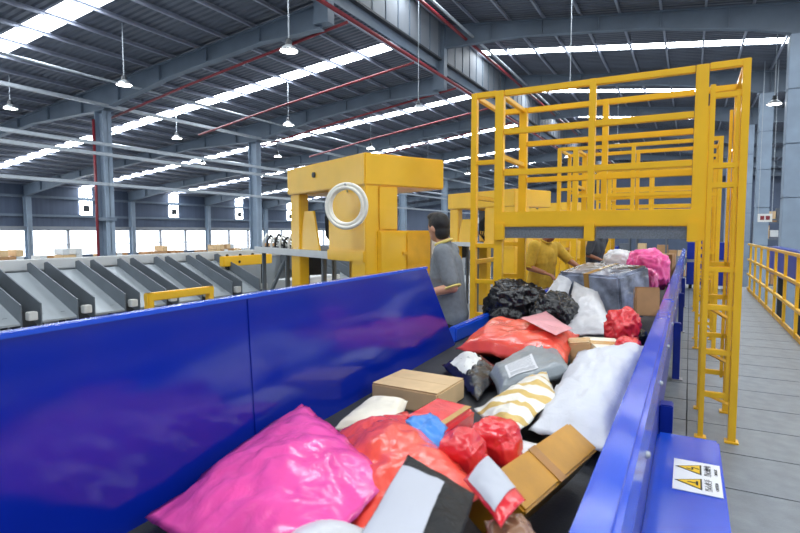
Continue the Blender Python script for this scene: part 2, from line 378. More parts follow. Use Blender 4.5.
# hanging high-bay lamps
def lamp(X, Y, z, ztop, label):
    o = tag(empty('high_bay_lamp', (X, Y, z)), label, 'lamp', 'high bay lamps')
    MB().tube([(0, 0, .3), (0, 0, ztop - z)], .018, 6).build('rod', GPIPE, o)
    MB().lathe([(.0, .34), (.07, .34), (.09, .2), (.1, .16)]).build('driver_housing', DARK, o, smooth=True)
    MB().lathe([(.1, .17), (.2, .09), (.27, 0), (.26, 0), (.19, .08), (.09, .15)]).build('reflector', STEEL, o, smooth=True)
    MB().lathe([(0, .005), (.235, .01), (.2, .04), (0, .04)]).build('lens', LENS, o)
    return o
ll = {(-24.4, 0): 'hanging bay lamp at the upper left frame edge', (-17.1, 0): 'hanging bay lamp above the red riser column', (-9.9, 0): 'largest hanging bay lamp, at top centre left', (-24.4, 1): 'hanging bay lamp between red riser column and pale column', (-16.7, 1): 'hanging bay lamp above the scanning gantry left end', (-9.9, 1): 'hanging bay lamp above the scanning gantry right end'}
for (X, i), lb in ll.items(): lamp(X, 11.8 + 8 * i, 6.5, zl(X) if X < XS else zr(X), lb)
side = {-31.6: 'outer', -24.4: 'middle', -17.1: 'inner'}
for i in (2, 3, 4):
    for X in side: lamp(X, 11.8 + 8 * i, 6.5, zl(X), 'distant bay lamp in the %s row, %s from the left windows corner' % (side[X], ORD[i]))
lamp(2.75, 25.7, 6.5, zr(2.75), 'hanging bay lamp right of the yellow ladder top')
lamp(2.2, 39, 6.5, zr(2.75), 'small far bay lamp right of the yellow ladder')
lamp(-3.9, 19.8, 6.5, zr(-3.9), 'hanging bay lamp behind the near bridge rails, nearer one')
lamp(-3.9, 33.8, 6.5, zr(-3.9), 'hanging bay lamp behind the near bridge rails, farther one')

# far stock along the left windows: stacks of cartons on pallets
rng = random.Random(3)
for i in range(16):
    Y = 21 + i * 2.1; X = -44.2 + rng.uniform(-1, 1); hh = rng.uniform(2.6, 3.5)
    p = tag(empty('carton_pallet', (X, Y, ZG)), 'pallet of stacked brown cartons by the far windows, %s from the left' % ORD[i], 'pallet', 'carton pallets by the windows')
    box('pallet_base', (-.7, -.8, 0), (.7, .8, .14), KRAFTD, p)
    rows = int(hh / .5)
    for r_ in range(rows):
        for c_ in range(3):
            if r_ == rows - 1 and rng.random() < .35: continue
            box('carton', (-.65, -.78 + c_ * .52, .15 + r_ * .5), (.65, -.28 + c_ * .52, .63 + r_ * .5), rng.choice((KRAFT, KRAFTD, KRAFTD, PANELG)), p, .02)

# ================================================================== UPPER FLOOR
floor = struct(box('floor_upper', (-9.5, -3, -.3), (1.46, 17.5, -.02), FLOORB))
me = None
for j in range(34):
    for (x0, x1) in ((-1.36, .02), (.03, 1.42)):
        o = box('floor_plate', (x0, 0, -.02), (x1, .585, 0), FLOORM, floor); o.location.y = -2.9 + j * .6
for j in range(7):
    o = box('floor_plate', (-9.4, 0, -.02), (-1.38, 2.89, 0), FLOORM, floor); o.location.y = -2.9 + j * 2.9

# guard railing on the right edge
gr = tag(empty('guard_railing', (1.38, 1.0, 0)), 'yellow steel guard railing along the right edge of the walkway', 'railing')
for y in [.5 + 1.13 * i for i in range(14)]: box('post', (-.022, y - .022, 0), (.022, y + .022, 1.2), YEL, gr)
for z in (1.2, .8, .42): MB().bar((0, 0, z), (0, 15.8, z), .05, .045).build('rail', YEL, gr)
box('toe_board', (-.012, 0, 0), (.012, 15.8, .08), YEL2, gr)

# ================================================================== CONVEYOR
ZBELT = .8
cv = tag(empty('belt_conveyor', (-.75, 0, 0)), 'wide belt conveyor with blue sides carrying the parcels', 'conveyor')
def cbox(n, a, b, m, bev=0.):
    o = box(n, (a[0] + .75, a[1], a[2]), (b[0] + .75, b[1], b[2]), m, cv, bev); return o
cbox('belt', (-1.36, -.6, .76), (-.13, 18, .80), BELT)
cbox('bed_frame', (-1.3, -.6, .5), (-.16, 18, .755), DARK)
o = MB()
for y0, y1 in ((-.6, 4.6), (4.615, 9.5), (9.515, 18)):
    cbox('top_rail', (-.175, y0, .85), (-.093, y1, 1.02), BLR, .014)
    cbox('side_plate', (-.13, y0, .42), (-.118, y1, .85), BLD)
    cbox('inner_plate', (-.155, y0, .80), (-.145, y1, .85), BLD)
me = None
for i in range(18):
    o = MB().lathe([(0, .012), (.009, .010), (.013, 0)], n=10)
    if me is None: o = o.build('bolt', STEEL, cv, smooth=True); me = o.data
    else: o = link('bolt', me, cv)
    o.rotation_euler = (0, PI / 2, 0); o.location = (.75 - .093, .86 + i * .85, .885)
for y in (3.25, 6.2, 9.2, 12.2):
    o = cbox('support_leg', (-.117, y - .05, 0), (-.05, y + .05, .6), BLD, .006)
    cbox('foot_plate', (-.117, y - .06, 0), (-.02, y + .06, .015), STEEL)
# low left rail beyond the tall panel
cbox('left_rail', (-1.42, 3.3, .8), (-1.36, 18, .9), BLR, .01)
cbox('left_plate', (-1.40, -.6, .42), (-1.37, 18, .8), BLD)
for y in (.2, 3.6, 7, 10.5): cbox('support_leg', (-1.36, y - .04, 0), (-1.28, y + .04, .5), BLD)
# tall slanted side panel
pv = empty('side_panel', (-.55, 0, .8)); pv.parent = cv; pv['label'] = 'tall glossy blue slanted side panel'
def panel(p0, p1, q1, q0, t=.018):
    p0, p1, q1, q0 = [Vector(p) - Vector((-1.3, 0, .8)) for p in (p0, p1, q1, q0)]
    n = (p1 - p0).cross(q0 - p0).normalized() * t
    vs = [p0, p1, q1, q0, p0 - n, p1 - n, q1 - n, q0 - n]
    return MB().add(vs, [(0, 1, 2, 3), (7, 6, 5, 4), (0, 4, 5, 1), (1, 5, 6, 2), (2, 6, 7, 3), (3, 7, 4, 0)])
def pb(y): return Vector((-1.165 - .0536 * y, y, .79))
def pt(y): return Vector((-1.195 - .0536 * y, y, 1.337))
ys = [-.5, 1.28, 3.24]
for a, b in zip(ys[:-1], ys[1:]):
    panel(pb(a + .0006), pb(b - .0006), pt((2.8 if b > 3 else b) - .0006), pt(a + .0006)).build('panel_sheet', BLU, pv, .003)
    MB().bar(pt(a) - Vector((-1.3, 0, .8)) + Vector((-.006, 0, 0)), pt(2.8 if b > 3 else b) - Vector((-1.3, 0, .8)) + Vector((-.006, 0, 0)), .028, .012).build('top_edge', BLR, pv)
for y in (0.3, 1.3, 2.3, 2.7):
    MB().bar(pt(y) - Vector((-1.3, 0, .8)) + Vector((-.05, 0, -.08)), pb(y) - Vector((-1.3, 0, .8)) + Vector((-.16, 0, -.1)), .04).build('brace', BLD, pv)
# drive cover with warning sign
dc = tag(empty('drive_cover', (.02, 2.2, 0)), 'blue box cover with warning sign beside the belt', 'machine cover')
box('cover', (-.137, -1.2, .06), (.142, .86, .5), BLR, dc, .012)
box('base', (-.12, -1.15, 0), (.12, .8, .06), BLD, dc)
sg = tag(empty('warning_sign', (.059, 2.548, .5015)), 'white warning sign with two yellow hazard triangles on the blue cover', 'sign')
sg.rotation_euler.z = R(90)              # sign's own up points to -X, the reader stands on the walkway
SGW = mat('sign_white', (242, 243, 244), .4, var=.02); SGY = mat('sign_yellow', (246, 200, 20), .4, var=.03); SGK = mat('sign_black', (20, 20, 22), .5, var=.05)
box('sign_board', (-.163, -.09, 0), (.163, .09, .003), SGW, sg)
def tri(cx, r, z, m, n):
    pts = [(cx + r * .95 * math.cos(R(90 + 120 * k)), -.002 + (.022 if False else .018) + r * math.sin(R(90 + 120 * k))) for k in range(3)]
    return MB().prism(pts, 'z', .003, z).build(n, m, sg)
def txt(s, x, y, size, m, name='lettering'):
    c = bpy.data.curves.new('lettering', 'FONT'); c.body = s; c.size = size; c.align_x = 'CENTER'; c.extrude = .0004
    t = bpy.data.objects.new('t', c); COL.objects.link(t); dg = bpy.context.evaluated_depsgraph_get(); dg.update()
    me = bpy.data.meshes.new_from_object(t.evaluated_get(dg)); bpy.data.objects.remove(t)
    me.materials.clear(); me.materials.append(m); o = link(name, me, sg, (x, y, .0044)); return o
for cx, a, b in ((-.075, '当心夹手', 'CAUTION'), (.075, '当心触电', 'DANGER')):
    tri(cx, .068, .004, SGK, 'triangle_border'); tri(cx, .055, .005, SGY, 'triangle')
    if cx < 0: MB().bar((cx - .02, .0, .0052), (cx + .02, .0, .0052), .008, .0008).bar((cx, -.002, .0052), (cx, .035, .0052), .008, .0008).build('hazard_symbol', SGK, sg)
    else: MB().bar((cx - .008, .04, .0052), (cx - .014, .016, .0052), .007, .0008).bar((cx - .014, .016, .0052), (cx + .012, .018, .0052), .007, .0008).bar((cx + .012, .018, .0052), (cx, -.008, .0052), .007, .0008).build('hazard_symbol', SGK, sg)
    txt(a, cx, -.052, .03, SGK); txt(b, cx, -.078, .017, SGK)

# blue cross conveyor at the end of the walkway
xc = tag(empty('cross_conveyor', (.35, 16.2, 0)), 'blue panelled cross conveyor closing off the far walkway', 'conveyor')
box('side_panel', (-.4, 0, .12), (.7, .5, .72), BLD, xc, .01); box('upper_panel', (-.4, 0, .8), (.7, .5, 1.25), BLD, xc, .01); box('middle_strip', (-.4, .02, .72), (.7, .48, .8), STEEL, xc)
for x in (-.3, .6): box('leg', (x - .04, .2, 0), (x + .04, .3, .12), DARK, xc)

# ================================================================== YELLOW CROSSOVER BRIDGES
def bridge():
    b = empty('crossover_bridge', (-.7, 4.52, 0)); ox = .7
    D = .74; ZT_, w = 2.75, .05
    def bx(n, a, c, m=YEL, bev=.004): return box(n, (a[0] + ox, a[1], a[2]), (c[0] + ox, c[1], c[2]), m, b, bev)
    for y in (0, D):
        for x, s in ((-1.70, w), (-1.47, .075), (-.71, w), (.045, .085), (.315, w)):
            z0 = 0 if x in (-1.70, -1.47, .045, .315) else 1.5
            if x == .045: bx('post', (x - s / 2, y - .03, 1.48), (x + s / 2, y + .03, ZT_)); continue
            bx('post', (x - s / 2, y - .03, z0), (x + s / 2, y + .03, ZT_))
        for z in (2.725, 2.40, 2.05): bx('rail', (-1.43, y - .022, z - .025), (0, y + .022, z + .025))
        bx('top_rail', (-1.7, y - .024, 2.705), (-1.5, y + .024, 2.755)); bx('top_rail', (.09, y - .024, 2.705), (.34, y + .024, 2.755))
        bx('deck_beam', (-1.45, y - .035, 1.59), (.03, y + .035, 1.715))
        for x in (-1.70, .315): bx('foot_plate', (x - .045, y - .045, 0), (x + .045, y + .045, .015))
    # deck
    for x0, x1 in ((-1.42, -.76), (-.66, .01)):
        bx('deck_plate', (x0, -.02, 1.49), (x1, D + .02, 1.585), MATS['deck_plate_grey'], 0)
    for x in (-1.45, -.71, .02): bx('bracket', (x - .04, -.05, 1.47), (x + .04, .0, 1.62))
    # ladders at both sides: front and back stiles are the posts, rungs on both faces
    for xs in ((-1.70, -1.50), (.115, .315)):
        for y in (0, D):
            if xs[0] > 0:
                bx('ladder_stile', (xs[0] - .018, y - .022, 0), (xs[0] + .018, y + .022, 2.6)); bx('foot_plate', (xs[0] - .04, y - .04, 0), (xs[0] + .04, y + .04, .015))
                bx('ladder_stile', (xs[1] - .055, y - .018, .3), (xs[1] - .03, y + .018, 2.55))
            for z in (((2.52, 2.02, 1.88, 1.27, .99, .66, .34) if y == 0 else (1.27, .99, .66, .34)) if xs[0] > 0 else (2.15, 1.42, 1.1, .8, .5)):
                bx('rung', (xs[0], y - .018, z - .02), (xs[1], y + .018, z + .02))
        for z in (2.73, 1.85, 1.27, .66): bx('side_rail', (xs[1] - .02, 0, z - .02), (xs[1] + .02, D, z + .02)) if xs[0] > 0 else bx('side_rail', (xs[0] - .02, 0, z - .02), (xs[0] + .02, D, z + .02))
    # end gates between deck and ladder
    for z in (2.725, 2.2): bx('gate_rail', (-1.49, 0, z - .02), (-1.45, D, z + .02)); bx('gate_rail', (.02, 0, z - .02), (.06, D, z + .02))
    for z, y in ((.66, .1), (1.0, .1), (.34, .1)):
        MB().bar((.115 + ox, .02, z + .0), (.3 + ox, .3, z - .14), .03, .02).build('tread_brace', YEL2, b)
    return b
mat('deck_plate_grey', (118, 126, 134), .5, metal=.2, var=.25, scale=90)
b0 = bridge(); tag(b0, 'nearest yellow crossover bridge with ladders and guard rails over the belt', 'bridge', 'crossover bridges')
copy_tree(b0, None, (-.7, 8.0, 0), 'second yellow crossover bridge, seen through the nearest bridge rails')
copy_tree(b0, None, (-.7, 11.7, 0), 'farthest yellow crossover bridge at the end of the belt')

# ================================================================== YELLOW SCANNING GANTRIES (induction lines)
UA = R(26.3)
N0 = Vector((-2.679, 4.247, 0))
def gantry():
    g = empty('scanning_gantry', N0); g.rotation_euler.z = R(90) - UA          # local x = u, local y = v
    def bx(n, a, c, m=YEL, bev=.008, p=None): return box(n, a, c, m, p or g, bev)
    MB().prism([(0, 0), (.96, 0), (.96, 1.79), (0, 1.79)], 'z', 1.98, 2.282).build('top_housing', YEL, g, .012)
    bx('recess_plate', (.05, .76, 1.965), (.9, 1.36, 1.979), YEL2)
    bx('front_housing', (.004, .03, 1.30), (.36, .74, 1.978)); bx('housing_sill', (-.012, .01, 1.25), (.37, .75, 1.36))
    bx('corner_column', (.004, .0, 0), (.366, .26, 1.978)); bx('column_cover', (.15, -.012, 1.56), (.366, .0, 1.975))
    bx('far_leg', (.02, 1.50, 0), (.14, 1.74, 1.978)); bx('far_leg', (.82, 1.50, 0), (.94, 1.74, 1.978))
    cab = bx('lower_cabinet', (.134, -.03, 0), (.764, .5, 1.555))
    d = bx('cabinet_door', (.15, -.042, .3), (.44, -.028, 1.54), YEL, .004, cab); bx('handle', (.40, -.06, 1.32), (.455, -.042, 1.345), YEL2, .003, cab)
    bx('cabinet_door', (.46, -.042, .3), (.75, -.028, 1.54), YEL2, .004, cab)
    bx('white_edge_plate', (.765, -.05, .8), (.843, .45, 1.545), WHITE, .004)
    # induction bed passing through the gantry
    bed = bx('induction_bed', (.03, .76, 1.27), (.8, 2.95, 1.33), PANELG, .004)
    bx('bed_edge', (.0, .76, 1.255), (.03, 2.95, 1.335), PANELG, .003, bed)
    for i in range(4): bx('bed_belt', (.08 + i * .18, .78, 1.331), (.22 + i * .18, 2.9, 1.338), DARK, 0, bed)
    MB().prism([(1.03, 1.335), (1.53, 1.335), (1.40, 1.775), (1.17, 1.775)], 'x', .04, .06).build('tapered_guard_plate', YEL, g)
    MB().prism([(1.03, 1.335), (1.53, 1.335), (1.40, 1.6), (1.17, 1.6)], 'x', .70, .72).build('tapered_guard_plate', YEL, g)
    for i in range(9):
        y = 1.56 + i * .14; MB().tube([(.03, y, 1.34), (.05, y + .04, 1.43), (.12, y + .1, 1.47 + .02 * (i % 3)), (.22, y + .17, 1.42), (.34, y + .2, 1.34)], .015, 6).build('cable', BLACK if i % 2 else WHITE, g, smooth=True)
    for i in range(4): MB().tube([(.12 + i * .03, .8 + .02 * i, 1.95), (.08, .86 + i * .03, 1.7), (.1, .82 + i * .05, 1.5), (.2, .9, 1.34)], .012, 6).build('hanging_cable', BLACK, g, smooth=True)
    bx('scanner_head', (.1, .80, 1.55), (.3, 1.0, 1.93), DARK, .01)
    for y in (1.0, 2.0, 2.8):
        for x in (.08, .74): bx('bed_leg', (x - .025, y - .025, 0), (x + .025, y + .025, 1.27), FIN)
    MB().bar((.08, 2.0, 1.25), (.08, 2.75, .55), .035).build('bed_brace', FIN, g)
    bx('side_motor', (.2, 1.75, 1.0), (.5, 2.1, 1.25), DARK, .02)
    # round indicator on the top housing
    MB().tube([(-.001, 1.05, 2.16), (-.02, 1.05, 2.16)], .03, 10).build('indicator_lamp', DARK, g)
    return g
g0 = gantry(); tag(g0, 'nearest yellow scanning gantry, with white cable coil on its corner', 'machine', 'scanning gantries')
for i, dy in enumerate((4.85, 9.7, 14.55)):
    copy_tree(g0, None, N0 + Vector((0, dy, 0)), ['second yellow scanning gantry, behind the man in the grey polo', 'third yellow scanning gantry, behind the bridge rails', 'farthest yellow scanning gantry, mostly hidden behind the bridges'][i])
# cable coil hanging on the front housing
coil = tag(empty('cable_coil', (0, 0, 0)), 'coil of white cable hung on the yellow gantry corner', 'cable')
cc = CP + (FW * F + RT * (346.5 - 400) + UP * (266.5 - 206)) / F * 4.78
coil.location = cc
nz = (CP - cc); nz.z = 0; nz.normalize(); nz = (Matrix.Rotation(R(-24), 3, 'Z') @ nz)
xa = Vector((0, 0, 1)).cross(nz).normalized(); Mx = Matrix((xa, Vector((0, 0, 1)), nz)).transposed()
for i, (dr, dzn, sx) in enumerate(((0, 0, 0), (.012, .012, .004), (-.010, .014, -.005), (.004, -.014, .006), (.014, -.006, -.004), (-.012, -.008, .003))):
    Mt = Mx @ Matrix.Rotation(R(random.uniform(-4, 4)), 3, 'X')
    MB().torus(nz * dzn + xa * sx, (.178 + dr * 1.4), .0155, Mt, 40, 8).build('cable_turn', mat('cream_cable', (244, 240, 228), .4, var=.03), coil, smooth=True)
uv = Vector((math.sin(UA), math.cos(UA), 0)); vv = Vector((-uv.y, uv.x, 0))
hk = Vector((0, 0, .165)) + cc
hookp = N0 + vv * .33 + uv * .0; hookp.z = hk.z
MB().tube([hookp - cc, hk - cc - nz * .02, hk - cc + nz * .03 + Vector((0, 0, .03))], .009, 8).build('hook', STEEL, coil, smooth=True)

# ================================================================== SORTER WITH CHUTES
so = tag(empty('sorter_line', (-6.9, 0, 0)), 'long grey sorter line behind the row of chutes', 'machine')
box('body', (-.6, -1, .35), (.6, 16, 1.12), CHUTE, so, .02)
box('top_rail', (.5, -1, 1.12), (.62, 16, 1.24), PANELG, so, .01)
for i in range(12): box('leg', (-.5, -.6 + i * 1.4, 0), (-.4, -.5 + i * 1.4, .35), DARK, so); box('leg', (.4, -.6 + i * 1.4, 0), (.5, -.5 + i * 1.4, .35), DARK, so)
def chute():
    c = empty('sorting_chute', (-5.8, 0, 0))
    # slope from (-.44, 1.2) to (.42, .74); period .5 in y
    MB().prism([(-.44, 1.11), (.42, .70), (.42, .68), (-.44, 1.09)], 'y', .0, .33).build('chute_bed', CHUTE, c)
    for y in (-.012, .33): 
        MB().prism([(-.46, 1.2), (-.40, 1.215), (.43, .87), (.43, .58), (.36, .58), (-.46, 1.0)], 'y', y, y + .012).build('side_fin', FIN, c)
    box('end_flap', (.41, .02, .54), (.425, .25, .66), PANELG, c)
    box('sensor_box', (.40, .38, .72), (.47, .46, .80), WHITE, c, .006)
    MB().bar((.3, .05, .0), (.3, .05, .75), .04).bar((.3, .25, .0), (.3, .25, .75), .04).build('stand', DARK, c)
    MB().prism([(-.44, 1.06), (.36, .66), (.36, .64), (-.44, 1.04)], 'y', .345, .5).build('gap_tray', BLACK, c)
    return c
cy0 = 5.36
ch0 = chute(); ch0.location.y = cy0; tag(ch0, 'grey sorting chute nearest the yellow gantry', 'chute', 'sorting chutes')
for i in range(1, 9):
    copy_tree(ch0, None, (-5.8, cy0 - .515 * i, 0), 'grey sorting chute, %s in the row counted from the yellow gantry' % ORD[i])
# chutes continue past the gantry
for i in range(1, 10):
    copy_tree(ch0, None, (-5.8, cy0 + 1.3 + .515 * i, 0), 'grey sorting chute behind the gantry legs, %s in that row' % ORD[i - 1])
yp = tag(empty('guard_beam', (-5.98, 5.56, 0)), 'yellow bolted guard beam at the head of the chute row', 'machine guard')
box('beam', (-.04, 0, 1.03), (.06, 1.02, 1.18), YEL, yp, .01)
for i in range(4): MB().lathe([(0, .03), (.02, .025), (.022, 0)], (0, .12 + i * .26, 1.18), 10).build('bolt', BLACK, yp)
MB().tube([(.06, .3, 1.09), (.07, .3, 1.09)], .02, 8).build('bolt', BLACK, yp)
box('leg', (-.03, .1, 0), (.03, .16, 1.03), DARK, yp); box('leg', (-.03, .85, 0), (.03, .91, 1.03), DARK, yp)
cbp = Vector((-5.25, 5.9, 0))
for i in range(3):
    c = tag(empty('control_cabinet', (-5.2 - i * .02, 5.95 + i * .42, 0)), 'pale grey cabinet under the induction bed, %s from the chutes' % ORD[i], 'cabinet', 'grey cabinets under the bed')
    box('body', (-.15, 0, .25), (.15, .39, .84), PANELG, c, .008); box('plinth', (-.13, .02, 0), (.13, .37, .25), DARK, c); box('door', (.15, .03, .3), (.158, .36, .8), WHITE, c, .003)
# yellow hoop barrier behind the blue panel
hp = tag(empty('hoop_barrier', (-2.6, 1.9, 0)), 'small yellow square hoop barrier just behind the blue panel', 'barrier')
for y in (0, .42): box('post', (-.02, y - .02, 0), (.02, y + .02, 1.21), YEL, hp, .005); box('foot_plate', (-.05, y - .05, 0), (.05, y + .05, .012), YEL2, hp)
box('top_bar', (-.021, -.021, 1.165), (.021, .441, 1.21), YEL, hp, .005); box('lower_bar', (-.015, .02, .6), (.015, .4, .64), YEL, hp)

# ================================================================== PARCELS
def patch_mesh(name, f, s0, s1, t0, t1, m, parent, n=10, off=.002, rot=0.):
    vs = []; fs = []; uvs = []
    for i in range(n + 1):
        for j in range(n + 1):
            p, nn = f(s0 + (s1 - s0) * i / n, t0 + (t1 - t0) * j / n); vs.append(p + nn * off); uvs.append((i / n, j / n))
    fs = [(i * (n + 1) + j, (i + 1) * (n + 1) + j, (i + 1) * (n + 1) + j + 1, i * (n + 1) + j + 1) for i in range(n) for j in range(n)]
    me = bpy.data.meshes.new(name); me.from_pydata([tuple(v) for v in vs], [], fs); ul = me.uv_layers.new()
    for p in me.polygons:
        p.use_smooth = True
        for li in p.loop_indices: ul.data[li].uv = uvs[me.loops[li].vertex_index]
    me.materials.append(m); return link(name, me, parent)
def bag(name, c4, th, m, label, cat='parcel', seed=0, low=.6, amp=.012, freq=9., e=2.2, a=.6, bow=.05, seam=.03, N=30, labels=(), soft=1.):
    c4 = [Vector(c) for c in c4]; cen = sum(c4, Vector()) / 4
    c4 = [c - cen for c in c4]
    nn = ((c4[1] - c4[0]) + (c4[2] - c4[3])).cross((c4[3] - c4[0]) + (c4[2] - c4[1])).normalized()
    if nn.z < 0: nn = -nn
    off = Vector((seed * 7.3, seed * 3.1, seed * 1.7))
    def prof(s):
        s = max(0., min(1., (s - seam) / (1 - 2 * seam))); return max(0., 1 - abs(2 * s - 1) ** e) ** a
    def base(s, t):
        u, v = s - .5, t - .5
        p = (c4[0] * (1 - s) + c4[1] * s) * (1 - t) + (c4[3] * (1 - s) + c4[2] * s) * t
        k = 1 - bow * (4 * (u * u if abs(u) < abs(v) else v * v) * 0 + (1 - 4 * min(u * u, v * v)) * 4 * max(u * u, v * v))
        return p * k
    def surf(s, t, side=1):
        p = base(s, t); h = prof(s) * prof(t)
        q = p * freq + off
        w = noise.noise(q) * .9 + (1 - 2 * abs(noise.noise(q * 2.1 + Vector((5, 1, 2))))) * .5 + noise.noise(q * 4.3) * .25
        edge = (1 - h)
        w *= amp * (.35 + h * soft)
        rip = noise.noise(q * 1.6 + Vector((0, 9, 0))) * amp * .9 * edge
        return p + nn * (side * th * h * (1. if side > 0 else low) + w + rip)
    vs = []; uvs = []; fs = []
    for side in (1, -1):
        for i in range(N + 1):
            for j in range(N + 1):
                vs.append(surf(i / N, j / N, side)); uvs.append((i / N, j / N))
    K = (N + 1) ** 2
    def idx(i, j, sd):
        if sd and (i in (0, N) or j in (0, N)): return i * (N + 1) + j
        return sd * K + i * (N + 1) + j
    for sd in (0, 1):
        for i in range(N):
            for j in range(N):
                f = (idx(i, j, sd), idx(i + 1, j, sd), idx(i + 1, j + 1, sd), idx(i, j + 1, sd)); fs.append(f if not sd else f[::-1])
    me = bpy.data.meshes.new(name); me.from_pydata([tuple(v) for v in vs], [], fs); ul = me.uv_layers.new()
    for p in me.polygons:
        p.use_smooth = True
        for li in p.loop_indices: ul.data[li].uv = uvs[me.loops[li].vertex_index]
    bm = bmesh.new(); bm.from_mesh(me); bmesh.ops.delete(bm, geom=[v for v in bm.verts if not v.link_faces], context='VERTS'); bmesh.ops.recalc_face_normals(bm, faces=bm.faces); bm.to_mesh(me); bm.free()
    me.materials.append(m); o = link(name, me, None, cen); tag(o, label, cat)
    def fn(s, t):
        d = .01; p = surf(s, t); return p, nn
    for (s0, s1, t0, t1, lm, ln) in labels: patch_mesh(ln, fn, s0, s1, t0, t1, lm, o, 12, .004)
    return o
def blob(name, c, rad, m, label, rz=0., tilt=0., seed=0, amp=.16, freq=2.2, flat=.75, sub=5, cat='parcel', ridge=1.):
    bm = bmesh.new(); bmesh.ops.create_icosphere(bm, subdivisions=sub, radius=1)
    off = Vector((seed * 3.7, seed * 1.9, seed * 5.3))
    for v in bm.verts:
        p = v.co.normalized(); q = p * freq + off
        w = noise.noise(q) * .8 + ridge * (1 - 2 * abs(noise.noise(q * 1.9))) * .45 + ridge * (1 - 2 * abs(noise.noise(q * 4.2))) * .22 + noise.noise(q * 8) * .1
        k = 1 + amp * w
        p = Vector([math.copysign(abs(x) ** flat, x) for x in p])
        v.co = Vector((p.x * rad[0] * k, p.y * rad[1] * k, p.z * rad[2] * k))
    me = bpy.data.meshes.new(name); bm.to_mesh(me); bm.free(); me.materials.append(m)
    for p in me.polygons: p.use_smooth = True
    o = link(name, me, None, c); o.rotation_euler = (tilt, 0, rz); return tag(o, label, cat)
def carton(name, c, size, rz, m, label, tilt=(0, 0), tape=True, tapem=None, lab=None, cat='box', bev=.006, tapes=None):
    """c = centre of the base"""
    o = empty(name, c); o.rotation_euler = (tilt[0], tilt[1], rz); tag(o, label, cat); x, y, z = [v / 2 for v in size]; z *= 2
    box('carton_body', (-x, -y, 0), (x, y, z), m, o, bev)
    if bev < .015: box('top_flap', (-x + .004, -y + .003, z), (x - .004, -.001, z + .0025), m, o)
    if bev < .015: box('top_flap', (-x + .004, .001, z), (x - .004, y - .003, z + .0025), m, o)
    if tape:
        tm = tapem or TAPE
        MB().box((-x - .001, -.024, z + .0006), (x + .001, .024, z + .004)).box((-x - .0025, -.024, z * .65), (-x - .001, .024, z + .004)).box((x + .001, -.024, z * .65), (x + .0025, .024, z + .004)).build('tape_strip', tm, o)
    if lab: box('shipping_label', (lab[0], lab[1], z + .004), (lab[2], lab[3], z + .0055), LABEL, o)
    return o
def slab(name, c4, depth, m, label, cat='box', tapes=(), bev=.006, wobble=0., seed=0, ext=()):
    """box given by its upper face (a, b, c, d) and a depth; parts in world axes about the face centre"""
    c4 = [Vector(c) for c in c4]; cen = sum(c4, Vector()) / 4
    e1 = ((c4[1] - c4[0]) + (c4[2] - c4[3])) / 2; e2 = ((c4[3] - c4[0]) + (c4[2] - c4[1])) / 2
    n = e1.cross(e2).normalized(); n = n if n.z > 0 else -n
    e2 = (e2 - e1 * (e2.dot(e1) / e1.length_squared))
    o = tag(empty(name, cen), label, cat); a, b = e1 / 2, e2 / 2
    top = [-a - b, a - b, a + b, -a + b]; vs = top + [p - n * depth for p in top]
    MB().add(vs, [(0, 1, 2, 3), (7, 6, 5, 4), (0, 4, 5, 1), (1, 5, 6, 2), (2, 6, 7, 3), (3, 7, 4, 0)]).build('carton_body', m, o, bev)
    for (s0, s1, t0, t1, tm, tn) in tapes:
        f = lambda s, t: (-a - b + a * 2 * s + b * 2 * t, n)
        q = [f(s0, t0)[0], f(s1, t0)[0], f(s1, t1)[0], f(s0, t1)[0]]
        MB().add([p + n * .002 for p in q] + [p for p in q], [(0, 1, 2, 3), (0, 4, 5, 1), (1, 5, 6, 2), (2, 6, 7, 3), (3, 7, 4, 0)]).build(tn, tm, o)
    return o
def Q(*pts): return [pz(*p) for p in pts]

bag('poly_mailer', Q((146, 520, .84), (302, 404, .93), (388, 480, .99), (285, 575, .93)), .055, PINK, 'big glossy pink plastic mailer in the left foreground', seed=1, amp=.017, freq=8, bow=-.06, low=.5)
bag('poly_mailer', Q((332, 432, .87), (408, 414, .93), (486, 496, .98), (352, 570, .93)), .07, CORAL, 'large coral red plastic mailer right of the pink one', seed=2, amp=.015, freq=9, bow=-.03, low=.6)
bag('poly_mailer', Q((408, 455, 1.065), (475, 494, 1.06), (452, 570, 1.07), (340, 570, 1.06)), .012, BGREY, 'black mailer with large white paper label in the bottom foreground', seed=3, amp=.004, freq=9, bow=.0, low=.5,
    labels=((.02, .64, .14, .99, LABEL, 'paper_label'),))
blob('poly_bag', pz(330, 572, .93), (.10, .09, .07), WPOLY, 'rounded white bag at the bottom edge below the pink mailer', seed=4, amp=.05)
blob('poly_bag', pz(-12, 560, .84), (.08, .08, .05), WPOLY, 'white bag scrap in the bottom left corner', seed=5, amp=.08)
bag('paper_mailer', Q((331, 430, .85), (373, 399, .87), (408, 401, .89), (398, 436, .87)), .035, CREAM, 'cream white padded mailer left of the red wrapped box', seed=6, amp=.004, e=5, a=.5, low=1)
carton('kraft_box', Vector((-1.03, 2.07, .801)), (.32, .27, .09), R(-2), KRAFT, 'light kraft carton lying against the blue panel', tape=False)
rb = slab('wrapped_box', Q((397, 417, .985), (433, 398, .985), (479, 404, .975), (446, 428, .975)), .16, RED, 'red plastic wrapped box in front of the kraft carton', bev=.016, tapes=((.08, .92, .80, .93, TAPE, 'printed_tape'),))
bag('tape_scrap', Q((400, 420, 1.0), (430, 412, 1.01), (448, 426, 1.0), (440, 452, .97)), .006, BLUET, 'crumpled blue tape on the red wrapped box', cat='tape', seed=8, amp=.012, freq=22, N=14, seam=.0)
blob('poly_bag', pz(463, 456, .97), (.062, .06, .06), RED, 'crumpled round red bag below the red wrapped box', seed=9, amp=.34, freq=1.15, ridge=.35)
